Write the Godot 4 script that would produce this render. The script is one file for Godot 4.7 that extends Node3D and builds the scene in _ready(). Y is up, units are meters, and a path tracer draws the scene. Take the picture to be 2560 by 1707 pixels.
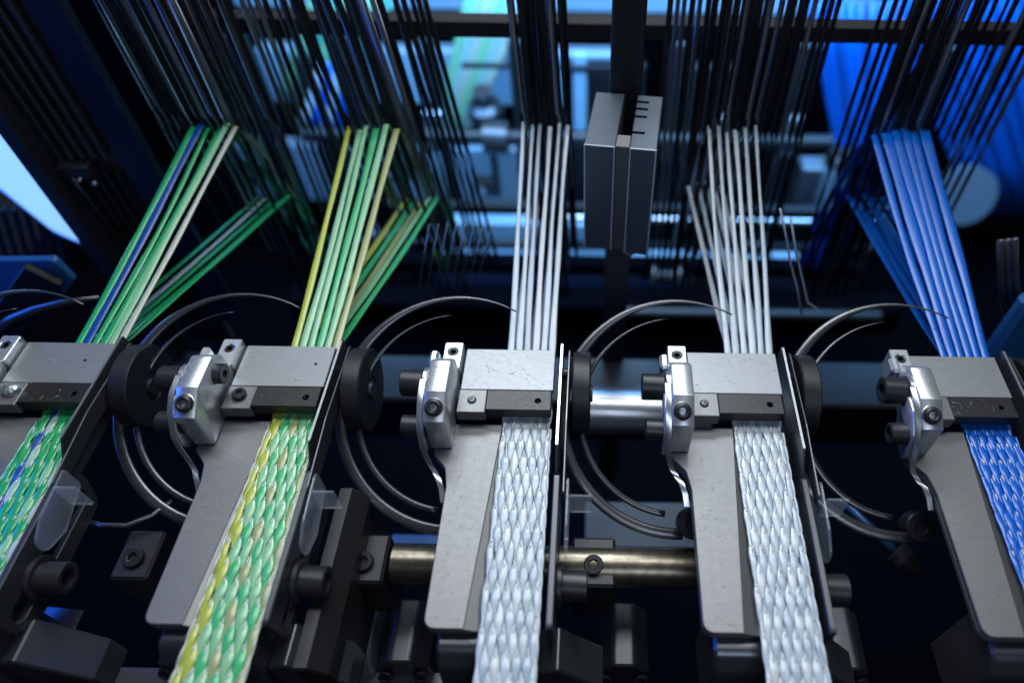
extends Node3D
# A narrow-fabric needle loom, close up. All shape numbers are millimetres; MM turns them into metres.
const MM := 0.001
const PITCH := 99.8
const HEADS := 5
var M := {}
var taken := {}
var grp := 1
var rng := RandomNumberGenerator.new()

# ---------------------------------------------------------------- mesh helpers
func mb() -> SurfaceTool:
	var st := SurfaceTool.new()
	st.begin(Mesh.PRIMITIVE_TRIANGLES)
	return st

func ng(st: SurfaceTool) -> void:
	grp += 1
	st.set_smooth_group(grp % 60000 + 1)

func flat(st: SurfaceTool) -> void:
	st.set_smooth_group(-1)

# a, b, c counter-clockwise seen from outside
func tri(st: SurfaceTool, a: Vector3, b: Vector3, c: Vector3) -> void:
	st.add_vertex(a * MM); st.add_vertex(c * MM); st.add_vertex(b * MM)

func quad(st: SurfaceTool, a: Vector3, b: Vector3, c: Vector3, d: Vector3) -> void:
	tri(st, a, b, c); tri(st, a, c, d)

# box with chamfered edges
func bx(st: SurfaceTool, a: Vector3, b: Vector3, ch := 0.3) -> void:
	flat(st)
	var c := (a + b) / 2.0
	var h := (b - a) / 2.0
	ch = minf(ch, minf(h.x, minf(h.y, h.z)) * 0.8)
	var p := func(s: Vector3, ax: int) -> Vector3:
		var q := Vector3(h.x - ch, h.y - ch, h.z - ch)
		q[ax] = h[ax]
		return c + q * s
	for ax in 3:
		var u := (ax + 1) % 3
		var v := (ax + 2) % 3
		for s in [-1.0, 1.0]:
			var k: Array[Vector3] = []
			for e in [[-1, -1], [1, -1], [1, 1], [-1, 1]]:
				var sg := Vector3.ZERO
				sg[ax] = s; sg[u] = e[0]; sg[v] = e[1]
				k.append(p.call(sg, ax))
			if s > 0: quad(st, k[0], k[1], k[2], k[3])
			else: quad(st, k[3], k[2], k[1], k[0])
		# the four chamfers that run along this axis
		for e in [[1, 1], [-1, 1], [-1, -1], [1, -1]]:
			var s0 := Vector3.ZERO
			s0[u] = e[0]; s0[v] = e[1]
			var lo := s0; lo[ax] = -1
			var hi := s0; hi[ax] = 1
			var a0: Vector3 = p.call(lo, u); var a1: Vector3 = p.call(hi, u)
			var b0: Vector3 = p.call(lo, v); var b1: Vector3 = p.call(hi, v)
			if e[0] * e[1] > 0: quad(st, a0, b0, b1, a1)
			else: quad(st, b0, a0, a1, b1)
	for sx in [-1, 1]:
		for sy in [-1, 1]:
			for sz in [-1, 1]:
				var s := Vector3(sx, sy, sz)
				var t0: Vector3 = p.call(s, 0); var t1: Vector3 = p.call(s, 1); var t2: Vector3 = p.call(s, 2)
				if sx * sy * sz > 0: tri(st, t0, t1, t2)
				else: tri(st, t0, t2, t1)

func area2(pts: Array) -> float:
	var s := 0.0
	for i in pts.size():
		var a: Vector2 = pts[i]; var b: Vector2 = pts[(i + 1) % pts.size()]
		s += a.cross(b)
	return s

func ccw(pts: Array) -> Array:
	var r := pts.duplicate()
	if area2(r) < 0: r.reverse()
	return r

func inset(pts: Array, d: float) -> Array:
	var out := []
	var n := pts.size()
	for i in n:
		var a: Vector2 = pts[(i + n - 1) % n]; var b: Vector2 = pts[i]; var c: Vector2 = pts[(i + 1) % n]
		var n1 := (b - a).normalized().orthogonal() * -1.0
		var n2 := (c - b).normalized().orthogonal() * -1.0
		out.append(b + (n1 + n2) / maxf(0.35, 1.0 + n1.dot(n2)) * d)
	return out

func in_tri(p: Vector2, a: Vector2, b: Vector2, c: Vector2) -> bool:
	return (b - a).cross(p - a) > -1e-9 and (c - b).cross(p - b) > -1e-9 and (a - c).cross(p - c) > -1e-9

# ear clipping of a counter-clockwise loop (bridges to holes allowed)
func ears(pts: Array) -> Array:
	var idx := range(pts.size())
	var out := []
	var guard := 0
	while idx.size() > 3 and guard < 4000:
		guard += 1
		var cut := false
		for i in idx.size():
			var ia: int = idx[(i + idx.size() - 1) % idx.size()]; var ib: int = idx[i]; var ic: int = idx[(i + 1) % idx.size()]
			var a: Vector2 = pts[ia]; var b: Vector2 = pts[ib]; var c: Vector2 = pts[ic]
			if (b - a).cross(c - b) <= 1e-9: continue
			var clear := true
			for j in idx:
				var q: Vector2 = pts[j]
				if q.is_equal_approx(a) or q.is_equal_approx(b) or q.is_equal_approx(c): continue
				if in_tri(q, a, b, c):
					clear = false
					break
			if clear:
				out.append([ia, ib, ic])
				idx.remove_at(i)
				cut = true
				break
		if not cut:
			idx.remove_at(0)
	if idx.size() == 3: out.append(idx)
	return out

func bridged(outer: Array, holes: Array) -> Array:
	var loop := outer.duplicate()
	for h in holes:
		var hole: Array = h.duplicate()   # clockwise
		var best := 1e9
		var bi := 0
		var bj := 0
		for i in loop.size():
			for j in hole.size():
				var d: float = loop[i].distance_squared_to(hole[j])
				if d < best: best = d; bi = i; bj = j
		var nl := loop.slice(0, bi + 1)
		for k in hole.size() + 1: nl.append(hole[(bj + k) % hole.size()])
		nl.append_array(loop.slice(bi))
		loop = nl
	return loop

# a plate: outline in the plane (u, v) swept along w = u x v from d0 to d1, both rims bevelled
func prism(st: SurfaceTool, outline: Array, o: Vector3, u: Vector3, v: Vector3, d0: float, d1: float, bev := 0.3, holes := [], smooth := false) -> void:
	var w := u.cross(v)
	var outer := ccw(outline)
	var hl := []
	for h in holes:
		var r := ccw(h); r.reverse(); hl.append(r)
	var at := func(p: Vector2, d: float) -> Vector3: return o + u * p.x + v * p.y + w * d
	var loops := [outer]
	loops.append_array(hl)
	var capo := inset(outer, bev)
	var caph := []
	for h in hl: caph.append(inset(h, bev))
	var capl := [capo]
	capl.append_array(caph)
	for k in loops.size():
		var L: Array = loops[k]; var C: Array = capl[k]
		if smooth or k > 0: ng(st)
		else: flat(st)
		for i in L.size():
			var j := (i + 1) % L.size()
			quad(st, at.call(L[i], d0 + bev), at.call(L[j], d0 + bev), at.call(L[j], d1 - bev), at.call(L[i], d1 - bev))
		flat(st)
		if bev > 0:
			for i in L.size():
				var j := (i + 1) % L.size()
				quad(st, at.call(L[i], d1 - bev), at.call(L[j], d1 - bev), at.call(C[j], d1), at.call(C[i], d1))
				quad(st, at.call(C[i], d0), at.call(C[j], d0), at.call(L[j], d0 + bev), at.call(L[i], d0 + bev))
	flat(st)
	var all := bridged(capo, caph)
	for t in ears(all):
		tri(st, at.call(all[t[0]], d1), at.call(all[t[1]], d1), at.call(all[t[2]], d1))
		tri(st, at.call(all[t[0]], d0), at.call(all[t[2]], d0), at.call(all[t[1]], d0))

# outline with rounded corners: entries [x, y, radius]
func rp(c: Array, seg := 5) -> Array:
	var out := []
	var n := c.size()
	for i in n:
		var a := Vector2(c[(i + n - 1) % n][0], c[(i + n - 1) % n][1]); var b := Vector2(c[i][0], c[i][1]); var d := Vector2(c[(i + 1) % n][0], c[(i + 1) % n][1])
		var r: float = c[i][2] if c[i].size() > 2 else 0.0
		if r <= 0.0:
			out.append(b)
			continue
		var e := (a - b).normalized(); var f := (d - b).normalized()
		var half := e.angle_to(f) / 2.0
		var cut := minf(r / absf(tan(half)), minf(a.distance_to(b), d.distance_to(b)) * 0.48)
		for k in seg + 1:
			var t := float(k) / seg
			var p0 := b + e * cut; var p2 := b + f * cut
			out.append(p0 * (1 - t) * (1 - t) + b * 2 * t * (1 - t) + p2 * t * t)
	return out

func circ(x: float, y: float, r: float, n := 16) -> Array:
	var out := []
	for i in n: out.append(Vector2(x + r * cos(TAU * i / n), y + r * sin(TAU * i / n)))
	return out

func slot(x0: float, x1: float, y: float, r: float) -> Array:
	var out := []
	for i in 9: out.append(Vector2(x1 + r * sin(PI * i / 8.0), y - r * cos(PI * i / 8.0)))
	for i in 9: out.append(Vector2(x0 - r * sin(PI * i / 8.0), y + r * cos(PI * i / 8.0)))
	return out

# turned part: profile of [radius, height] along axis; entries with a third value are hexagonal
func lathe(st: SurfaceTool, prof: Array, c: Vector3, axis: Vector3, n := 24) -> void:
	axis = axis.normalized()
	var u := axis.cross(Vector3.UP if absf(axis.y) < 0.9 else Vector3.RIGHT).normalized()
	var v := axis.cross(u)
	var ring := func(k: int, i: int) -> Vector3:
		var t := TAU * i / n
		var r: float = prof[k][0]
		if prof[k].size() > 2: r = r * 0.87 / cos(fposmod(t, PI / 3.0) - PI / 6.0)
		return c + axis * prof[k][1] + (u * cos(t) + v * sin(t)) * r
	for k in prof.size() - 1:
		ng(st)
		for i in n:
			var a: Vector3 = ring.call(k, i); var b: Vector3 = ring.call(k, (i + 1) % n); var d: Vector3 = ring.call(k + 1, (i + 1) % n); var e: Vector3 = ring.call(k + 1, i)
			if prof[k][0] > 0.001: tri(st, a, b, d)
			if prof[k + 1][0] > 0.001: tri(st, a, d, e)

# cap screw head: seat at c, standing h along axis
func screw(st: SurfaceTool, c: Vector3, axis: Vector3, r: float, h: float, rin := 0.0) -> void:
	if rin == 0.0: rin = r * 0.52
	lathe(st, [[0, 0], [r, 0], [r, h - 0.4], [r - 0.4, h], [rin + 0.25, h], [rin, h - 0.3, 1], [rin, h * 0.45, 1], [0, h * 0.4]], c, axis)

func disc(st: SurfaceTool, c: Vector3, axis: Vector3, r: float, h: float, rin := 0.0) -> void:
	var e := minf(0.3, h * 0.4)
	if rin > 0: lathe(st, [[rin, 0], [r - e, 0], [r, e], [r, h - e], [r - e, h], [rin, h], [rin, 0]], c, axis, 28)
	else: lathe(st, [[0, 0], [r - e, 0], [r, e], [r, h - e], [r - e, h], [0, h]], c, axis, 28)

# an elliptical strand through pts; hw / ht half widths per point, side = its width direction
func strand(st: SurfaceTool, pts: Array, hw: Array, ht: Array, side: Vector3, n := 8) -> void:
	ng(st)
	var rings := []
	for i in pts.size():
		var t: Vector3 = (pts[mini(i + 1, pts.size() - 1)] - pts[maxi(i - 1, 0)]).normalized()
		var up := side.cross(t).normalized() * -1.0
		var sd := t.cross(up).normalized() * -1.0
		var r := []
		for k in n:
			var a := TAU * k / n
			r.append(pts[i] + sd * cos(a) * hw[i] + up * sin(a) * ht[i])
		rings.append(r)
	for i in pts.size() - 1:
		for k in n:
			var j := (k + 1) % n
			quad(st, rings[i][k], rings[i + 1][k], rings[i + 1][j], rings[i][j])
	for k in range(1, n - 1):
		tri(st, rings[0][0], rings[0][k], rings[0][k + 1])
		var l: Array = rings[-1]
		tri(st, l[0], l[k + 1], l[k])

func tube(st: SurfaceTool, pts: Array, r: float, n := 10) -> void:
	var a := []
	for i in pts.size(): a.append(r)
	var d: Vector3 = (pts[-1] - pts[0]).normalized()
	strand(st, pts, a, a, Vector3.RIGHT if absf(d.x) < 0.7 else Vector3.UP, n)

# a flat strip bent along pts (width along side)
func strip(st: SurfaceTool, pts: Array, side: Vector3, w: float, t: float) -> void:
	var L := []
	for i in pts.size():
		var tg: Vector3 = (pts[mini(i + 1, pts.size() - 1)] - pts[maxi(i - 1, 0)]).normalized()
		var up := tg.cross(side).normalized()
		L.append([pts[i] - side * w / 2 - up * t / 2, pts[i] + side * w / 2 - up * t / 2, pts[i] + side * w / 2 + up * t / 2, pts[i] - side * w / 2 + up * t / 2])
	for k in 4:
		ng(st)
		for i in pts.size() - 1:
			quad(st, L[i][(k + 1) % 4], L[i][k], L[i + 1][k], L[i + 1][(k + 1) % 4])
	flat(st)
	quad(st, L[0][0], L[0][1], L[0][2], L[0][3])
	quad(st, L[-1][3], L[-1][2], L[-1][1], L[-1][0])

# ---------------------------------------------------------------- scene helpers
func done(st: SurfaceTool) -> ArrayMesh:
	st.generate_normals()
	return st.commit()

func numbered(n: String) -> String:
	var k: int = taken.get(n, -1) + 1
	taken[n] = k
	return n if k == 0 else "%s_%03d" % [n, k]

func part(n: String, st, m: Material, parent: Node3D) -> MeshInstance3D:
	var o := MeshInstance3D.new()
	o.name = n
	var k := 0
	while parent.has_node(NodePath(o.name)):
		k += 1
		o.name = "%s_%03d" % [n, k]
	o.mesh = st if st is Mesh else done(st)
	o.material_override = m
	parent.add_child(o, true)
	return o

func tag(o: Node, label: String, category: String, group := "", kind := "") -> void:
	o.set_meta("label", label)
	o.set_meta("category", category)
	if group: o.set_meta("group", group)
	if kind: o.set_meta("kind", kind)

func thing(n: String, label: String, category: String, at := Vector3.ZERO, group := "") -> Node3D:
	var o := Node3D.new()
	o.name = numbered(n)
	add_child(o)
	o.position = at * MM
	tag(o, label, category, group)
	return o

func single(n: String, st, m: Material, label: String, category: String, group := "", at := Vector3.ZERO) -> MeshInstance3D:
	var o := MeshInstance3D.new()
	o.name = numbered(n)
	o.mesh = st if st is Mesh else done(st)
	o.material_override = m
	add_child(o)
	o.position = at * MM
	tag(o, label, category, group)
	return o

func mat(c: Color, rough: float, metal := 0.0, spec := 0.5) -> StandardMaterial3D:
	var m := StandardMaterial3D.new()
	m.albedo_color = c.linear_to_srgb()
	m.roughness = rough
	m.metallic = metal
	m.metallic_specular = spec
	return m

func noise_tex(freq: float, oct: int, lo: float, hi: float, sd: int, kind := FastNoiseLite.TYPE_SIMPLEX_SMOOTH) -> ImageTexture:
	var f := FastNoiseLite.new()
	f.seed = sd; f.frequency = freq; f.fractal_octaves = oct; f.noise_type = kind
	var im := f.get_seamless_image(256, 256)
	im.convert(Image.FORMAT_RGB8)
	for y in 256:
		for x in 256:
			var v := lerpf(lo, hi, im.get_pixel(x, y).r)
			im.set_pixel(x, y, Color(v, v, v))
	return ImageTexture.create_from_image(im)

# fine lines with a few scratches, as on ground and handled steel
func brushed(sd: int) -> ImageTexture:
	var f := FastNoiseLite.new()
	f.seed = sd; f.frequency = 1.0; f.fractal_octaves = 2
	var im := Image.create(256, 256, false, Image.FORMAT_RGB8)
	for y in 256:
		for x in 256:
			var a := TAU * x / 256.0
			var v := 0.955 + 0.045 * f.get_noise_3d(cos(a) * 0.9, sin(a) * 0.9, y * 0.45)
			im.set_pixel(x, y, Color(v, v, v))
	var r := RandomNumberGenerator.new()
	r.seed = sd
	for k in 3:
		var p := Vector2(r.randf_range(0, 255), r.randf_range(0, 255))
		var d := Vector2.from_angle(r.randf_range(-0.9, 0.9))
		var b := r.randf_range(0.92, 1.0)
		for i in int(r.randf_range(8, 60)):
			var q := p + d * i
			im.set_pixel(posmod(int(q.x), 256), posmod(int(q.y), 256), Color(b, b, b))
	return ImageTexture.create_from_image(im)

func worn(m: StandardMaterial3D, rough_tex: Texture2D, tone_tex: Texture2D, bump: Texture2D, scale: float, depth: float) -> StandardMaterial3D:
	m.uv1_triplanar = true
	m.uv1_scale = Vector3.ONE * scale
	if rough_tex: m.roughness_texture = rough_tex
	if tone_tex: m.albedo_texture = tone_tex
	if bump:
		m.heightmap_enabled = true
		m.heightmap_texture = bump
		m.heightmap_scale = depth
	return m

func materials() -> void:
	var rt := noise_tex(0.09, 4, 0.86, 1.0, 3)
	var tone := noise_tex(0.09, 4, 0.93, 1.0, 5)
	var blotch := noise_tex(0.03, 5, 0.7, 1.0, 9)
	var grain := noise_tex(0.2, 3, 0.0, 1.0, 11)
	var brush := brushed(17)
	M.plate = worn(mat(Color(0.29, 0.297, 0.31), 0.52, 0.7), rt, brush, null, 18, 0.0)
	M.long = worn(mat(Color(0.195, 0.193, 0.193), 0.5, 0.72), rt, brush, null, 14, 0.0)
	M.gun = worn(mat(Color(0.042, 0.041, 0.042), 0.45, 0.7), rt, brush, null, 20, 0.0)
	M.alu = worn(mat(Color(0.66, 0.68, 0.72), 0.38, 0.8), rt, brush, grain, 24, 0.001)
	M.oxide = worn(mat(Color(0.022, 0.022, 0.025), 0.42, 0.3), rt, null, grain, 40, 0.002)
	M.black = worn(mat(Color(0.012, 0.012, 0.014), 0.5, 0.2), rt, null, null, 30, 0.0)
	M.dark = worn(mat(Color(0.075, 0.077, 0.085), 0.38, 0.7), rt, brush, null, 18, 0.0)
	M.heddle_steel = mat(Color(0.24, 0.26, 0.29), 0.28, 0.9)
	M.heddle = mat(Color(0.02, 0.02, 0.023), 0.32, 0.6)
	M.needle = worn(mat(Color(0.15, 0.15, 0.16), 0.34, 0.85), rt, tone, null, 30, 0.0)
	M.shaft = worn(mat(Color(0.30, 0.26, 0.20), 0.36, 0.95), rt, blotch, null, 25, 0.0)
	M.bright = worn(mat(Color(0.62, 0.64, 0.68), 0.32, 0.9), rt, tone, null, 25, 0.0)
	M.pale = worn(mat(Color(0.30, 0.44, 0.56), 0.45, 0.2), rt, tone, null, 6, 0.0)
	M.anod = worn(mat(Color(0.12, 0.145, 0.18), 0.38, 0.5), rt, brush, null, 14, 0.0)
	M.edge_glint = mat(Color(0.62, 0.65, 0.70), 0.4, 0.3)  # pale metal for the painted edge highlights of the hanging block
	M.navy_paint = mat(Color(0.003, 0.008, 0.022), 0.35)
	M.lever = mat(Color(0.03, 0.08, 0.2), 0.4, 0.4)  # blue highlight of the rod put into its colour
	M.foot = worn(mat(Color(0.13, 0.135, 0.15), 0.34, 0.8), rt, brush, null, 16, 0.0)
	M.cover = mat(Color(0.10, 0.14, 0.18), 0.5)
	M.blue_pane = mat(Color(0.02, 0.10, 0.27), 0.25)
	M.dull_black = mat(Color(0.002, 0.002, 0.003), 0.9, 0.0, 0.05)  # plain near-black for floor, wall, beams and groove boxes
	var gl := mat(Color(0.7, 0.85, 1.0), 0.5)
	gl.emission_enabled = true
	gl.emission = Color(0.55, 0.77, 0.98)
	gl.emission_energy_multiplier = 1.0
	M.reflection_glow = gl  # emissive face of the panel that stands in for a reflection
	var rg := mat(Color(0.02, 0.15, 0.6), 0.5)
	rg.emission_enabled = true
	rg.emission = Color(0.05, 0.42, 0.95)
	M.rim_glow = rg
	var g := mat(Color(0.75, 0.85, 1.0), 0.16)
	g.albedo_color.a = 0.08
	g.transparency = BaseMaterial3D.TRANSPARENCY_ALPHA
	M.clear = g
	var fine := noise_tex(0.05, 3, 0.75, 1.0, 21)
	var cols := {
		"white": Color(0.66, 0.75, 0.83), "milk": Color(0.76, 0.80, 0.84), "stitch": Color(0.85, 0.87, 0.88), "blue": Color(0.0, 0.15, 0.74), "navy": Color(0.002, 0.075, 0.36), "green": Color(0.012, 0.42, 0.12), "deep": Color(0.008, 0.24, 0.07),
		"mint": Color(0.32, 0.70, 0.36), "lime": Color(0.56, 0.62, 0.06), "sand": Color(0.42, 0.46, 0.18), "cream": Color(0.62, 0.66, 0.50), "teal": Color(0.10, 0.48, 0.36), "ice": Color(0.46, 0.66, 0.58), "leaf": Color(0.06, 0.56, 0.20), "pearl": Color(0.48, 0.58, 0.68), "grey": Color(0.06, 0.07, 0.09)}
	for k in cols:
		var m := mat(cols[k], 0.29, 0.0, 0.7)
		m.heightmap_enabled = true
		m.heightmap_texture = fine
		m.heightmap_scale = 0.004
		m.uv1_triplanar = true
		m.uv1_scale = Vector3(220, 220, 9)
		m.albedo_texture = fine
		m.backlight_enabled = true
		m.backlight = (cols[k] * 0.35).linear_to_srgb()
		M["yarn_" + k] = m

# ---------------------------------------------------------------- the take-off head
func make_head() -> Node3D:
	var X := Vector3(1, 0, 0); var Y := Vector3(0, 1, 0); var Z := Vector3(0, 0, 1)
	var t := thing("take_off_head", "", "loom head")
	var st := mb()
	bx(st, Vector3(-40.2, -2.6, 5.5), Vector3(0, 0, 28), 0.25)
	part("top_plate", st, M.plate, t)
	# front bar with its hole (outline in z, x so that the sweep runs up)
	st = mb()
	prism(st, [Vector2(28.05, -28.4), Vector2(38.2, -28.4), Vector2(38.2, -0.7), Vector2(28.05, -0.7)], Vector3.ZERO, Z, X, -6, -0.25, 0.25, [circ(33.4, -6.3, 1.25)])
	part("front_bar", st, M.gun, t)
	st = mb()
	bx(st, Vector3(-40.6, -6.4, 28.05), Vector3(-28.5, -0.1, 39.8), 0.3)
	var be := part("bar_end", st, M.long, t)
	st = mb()
	lathe(st, [[2.0, -0.1], [1.9, 0.35], [1.3, 0.75], [0.5, 0.8], [0.45, 0.45], [0, 0.4]], Vector3(-34.6, -0.1, 33.6), Y, 16)
	part("screw", st, M.dark, be)
	# lug
	st = mb()
	prism(st, rp([[5.2, -49.4, 1], [5.2, -41.1, 1], [20, -41.1, 1.5], [20, -49.4, 1]]), Vector3.ZERO, Z, X, -8.5, 4.2, 0.4, [circ(10.5, -45.3, 2.3)])
	var lg := part("lug", st, M.alu, t)
	st = mb()
	lathe(st, [[2.25, -2], [2.25, 0.2], [1.9, 0.4], [1.4, 0.4], [1.3, 0.2, 1], [1.3, -1.6, 1], [0, -1.7]], Vector3(-45.3, 3.6, 10.5), Y)
	part("set_screw", st, M.oxide, lg)
	# hinge block
	st = mb()
	var hp := []
	for p in rp([[20, 0, 1], [20.5, 12, 2.5], [26, 18, 2.5], [42, 18, 0.6], [52.6, 11.2, 1.2], [52.6, -8.5, 0.5], [38, -8.5, 1], [34, -4, 1], [24, -4, 2]], 4): hp.append(Vector2(-p.x, p.y))
	st = mb()
	prism(st, hp, Vector3.ZERO, -Z, Y, 42.0, 51.0, 0.6)
	# (-z) x y = +x, so the sweep runs along +x; shift it left of the plate
	var hb := part("hinge_block", shift(st, Vector3(-92.6, 0, 0)), M.alu, t)
	var nrm := Vector3(0, 0.84, 0.54)
	st = mb()
	lathe(st, [[3.7, -1.5], [3.7, 0.5], [3.3, 1.5], [2.5, 2.0], [2.0, 1.9], [1.75, 1.5, 1], [1.75, -1, 1], [0, -1.2]], Vector3(-46.4, 14.4, 47.6), nrm)
	part("socket_screw", st, M.oxide, hb)
	st = mb()
	disc(st, Vector3(-46.4, 14.4, 47.6) + nrm * -0.6, nrm, 4.1, 0.8, 3.0)
	part("chrome_ring", st, M.bright, hb)
	for s in [[29.5, 11.0, 3.2], [46.5, 0.5, 2.7]]:
		st = mb()
		disc(st, Vector3(-42.05, s[1], s[0]), X, s[2], 0.35, s[2] * 0.45)
		part("bore_ring", st, M.gun, hb)
	# cap screws on the left of the block
	for s in [[33.5, 11.5, 5.6, 9.0], [49.5, 3.5, 4.5, 7.5]]:
		st = mb()
		screw(st, Vector3(-53.2, s[1], s[0]), -X, s[2], s[3])
		var cs := part("cap_screw", st, M.oxide, t)
		st = mb()
		disc(st, Vector3(-50.6, s[1], s[0]), -X, s[2] + (1.0 if s[2] > 5 else 0.2), 2.0)
		part("washer", st, M.bright if s[2] > 5 else M.oxide, cs)
	# clip that follows the block's left face
	var cp := []
	for p in rp([[35, 6, 3], [38, 15, 4], [46, 14.5, 5], [54, 8, 5], [57, -3, 4], [54, -9, 2], [50, -5, 3], [46, 4, 3]], 5): cp.append(Vector2(-p.x, p.y))
	st = mb()
	prism(st, cp, Vector3.ZERO, -Z, Y, 0, 2.6, 0.4)
	part("clip_plate", shift(st, Vector3(-53.6, 0, 0)), M.alu, t)
	st = mb()
	strip(st, [Vector3(-52, 17.5, 36), Vector3(-52, 16.6, 44), Vector3(-51.9, 12.5, 51), Vector3(-51.6, 4, 57.2), Vector3(-51, -3, 59), Vector3(-49.6, -8, 60.5), Vector3(-47, -10.8, 63.5), Vector3(-45.4, -10.4, 66.5), Vector3(-44.0, -12.4, 70), Vector3(-43.2, -15.5, 74)], X, 2.2, 0.5)
	part("leaf_spring", st, M.bright, t)
	st = mb()
	bx(st, Vector3(-53.8, 3, 14), Vector3(-49.8, 10, 22), 1.2)
	part("lock_nut", st, M.alu, t)
	# riser
	st = mb()
	bx(st, Vector3(-39.5, -9.1, 9), Vector3(-24, -2.7, 37.5), 0.2)
	part("riser", st, M.gun, t)
	# long plate: channel floor and raised flat
	st = mb()
	var outl := rp([[-49.5, 40], [-49.2, 55, 2], [-43.4, 61.5, 5], [-41.8, 70, 6], [-41.8, 126, 4.5], [-0.6, 126, 2], [-0.6, 40]], 5)
	var zx := []
	for p in outl: zx.append(Vector2(p.y, p.x))
	prism(st, zx, Vector3.ZERO, Z, X, -14.5, -11.6, 0.35)
	part("channel_floor", st, M.long, t)
	st = mb()
	var top := rp([[-49.5, 40], [-49.2, 55, 2], [-43.4, 61.5, 5], [-41.8, 70, 6], [-41.8, 126, 4.5], [-27.2, 126], [-21.4, 40]], 5)
	flat(st)
	var bot := []
	var tin := []
	for p in top:
		var q: Vector2 = p
		var r := q
		if q.is_equal_approx(Vector2(-27.2, 126)) or q.is_equal_approx(Vector2(-21.4, 40)): q.x += 5.2
		bot.append(q); tin.append(r)
	var capi := []
	for p in inset(ccw(tin), 0.35): capi.append(p)
	var tc := ccw(tin); var bc := ccw(bot)
	var v3 := func(p: Vector2, y: float) -> Vector3: return Vector3(p.x, y, p.y)
	for i in tc.size():
		var j := (i + 1) % tc.size()
		quad(st, v3.call(bc[j], -11.5), v3.call(bc[i], -11.5), v3.call(tc[i], -9.35), v3.call(tc[j], -9.35))
		quad(st, v3.call(tc[j], -9.35), v3.call(tc[i], -9.35), v3.call(capi[i], -9.0), v3.call(capi[j], -9.0))
	for e in ears(capi): tri(st, v3.call(capi[e[2]], -9.0), v3.call(capi[e[1]], -9.0), v3.call(capi[e[0]], -9.0))
	part("long_plate", st, M.long, t)
	# blade right of the web
	st = mb()
	var bl := []
	for p in rp([[3, -16], [3, 3, 2], [58, 4, 0.6], [65.5, -4, 3], [66, -15, 2]], 4): bl.append(Vector2(-p.x, p.y))
	prism(st, bl, Vector3(2.6, 0, 0), -Z, Y, 0, 0.9, 0.2)
	var sb := part("side_blade", st, M.dark, t)
	st = mb()
	strip(st, [Vector3(3.05, 3.15, 4.6), Vector3(3.05, 4.15, 57.6)], X, 0.95, 0.35)
	part("blade_highlight", st, M.bright, sb)  # bright strip painting the highlight along the blade's top
	st = mb()
	disc(st, Vector3(3.6, -6, 14), X, 2.2, 2.4, 0.9)
	part("blade_rivet", st, M.dark, t)
	# slim strip beside the blade and the clear tab at its end
	st = mb()
	var gs := []
	for p in rp([[5, -9], [5, 1, 2], [45, 3, 2], [77, 0.5, 1], [77, -6, 1], [45, -5, 2]], 4): gs.append(Vector2(-p.x, p.y))
	prism(st, gs, Vector3(6, 0, 0), -Z, Y, 0, 0.8, 0.2)
	part("guard_strip", st, M.needle, t)
	st = mb()
	var gd := []
	for p in rp([[70, -12, 2], [70, 1, 2], [90, -1, 3], [99, -5, 5], [99, -13, 5], [88, -17, 4]], 4): gd.append(Vector2(-p.x, p.y))
	prism(st, gd, Vector3(7.4, 0, 0), -Z, Y, 0, 1.2, 0.3)
	var gp := part("clear_tab", st, M.clear, t)
	st = mb()
	bx(st, Vector3(8.7, -12, 78), Vector3(17.5, 1.6, 79.4), 0.4)
	part("clear_flange", st, M.clear, gp)
	# roller behind the guard
	st = mb()
	lathe(st, [[0, 0], [18.4, 0], [19, 0.6], [19, 7.4], [18.4, 8], [7, 8], [6.6, 7.6], [4, 7.6], [3.8, 9], [0, 9]], Vector3(8.2, -13, 20), X, 40)
	part("roller", st, M.black, t)
	# slotted bracket and its knob
	st = mb()
	var br := []
	for p in rp([[66, -4, 2], [64, -18, 6], [68, -32, 7], [116, -32, 3], [126, -24, 4], [127, -5, 2]], 5): br.append(Vector2(-p.x, p.y))
	prism(st, br, Vector3(2.0, 0, 0), -Z, Y, 0, 2.6, 0.4, [slot(-119, -73, -20, 3.8)])
	part("slotted_bracket", st, M.dark, t)
	st = mb()
	disc(st, Vector3(4.7, -19.5, 106), X, 8.4, 2.2)
	var kb := part("bolt", st, M.oxide, t)
	st = mb()
	screw(st, Vector3(6.9, -19.5, 106), X, 6.0, 9.5, 3.6)
	part("bolt_head", st, M.oxide, kb)
	# foot
	st = mb()
	var ft := []
	for p in rp([[112, -15.2], [131, -15.2, 5], [136, -22, 6], [142, -62], [112, -62]], 6): ft.append(Vector2(-p.x, p.y))
	prism(st, ft, Vector3(-37.5, 0, 0), -Z, Y, 0, 35.5, 1.2)
	part("foot", st, M.foot, t)
	st = mb()
	prism(st, rp([[-1.6, -30], [6, -26, 1], [23, -50, 1], [23, -64], [-1.6, -64]], 3), Vector3(0, 0, 119), X, Y, 0, 16, 0.8)
	part("foot_gusset", st, M.foot, t)
	return t

func shift(st: SurfaceTool, by: Vector3) -> SurfaceTool:
	var a := mb()
	st.generate_normals()
	a.append_from(st.commit(), 0, Transform3D(Basis(), by * MM))
	var m := a.commit()
	var s := SurfaceTool.new()
	s.create_from(m, 0)
	s.set_meta("ready", true)
	return s

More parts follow.
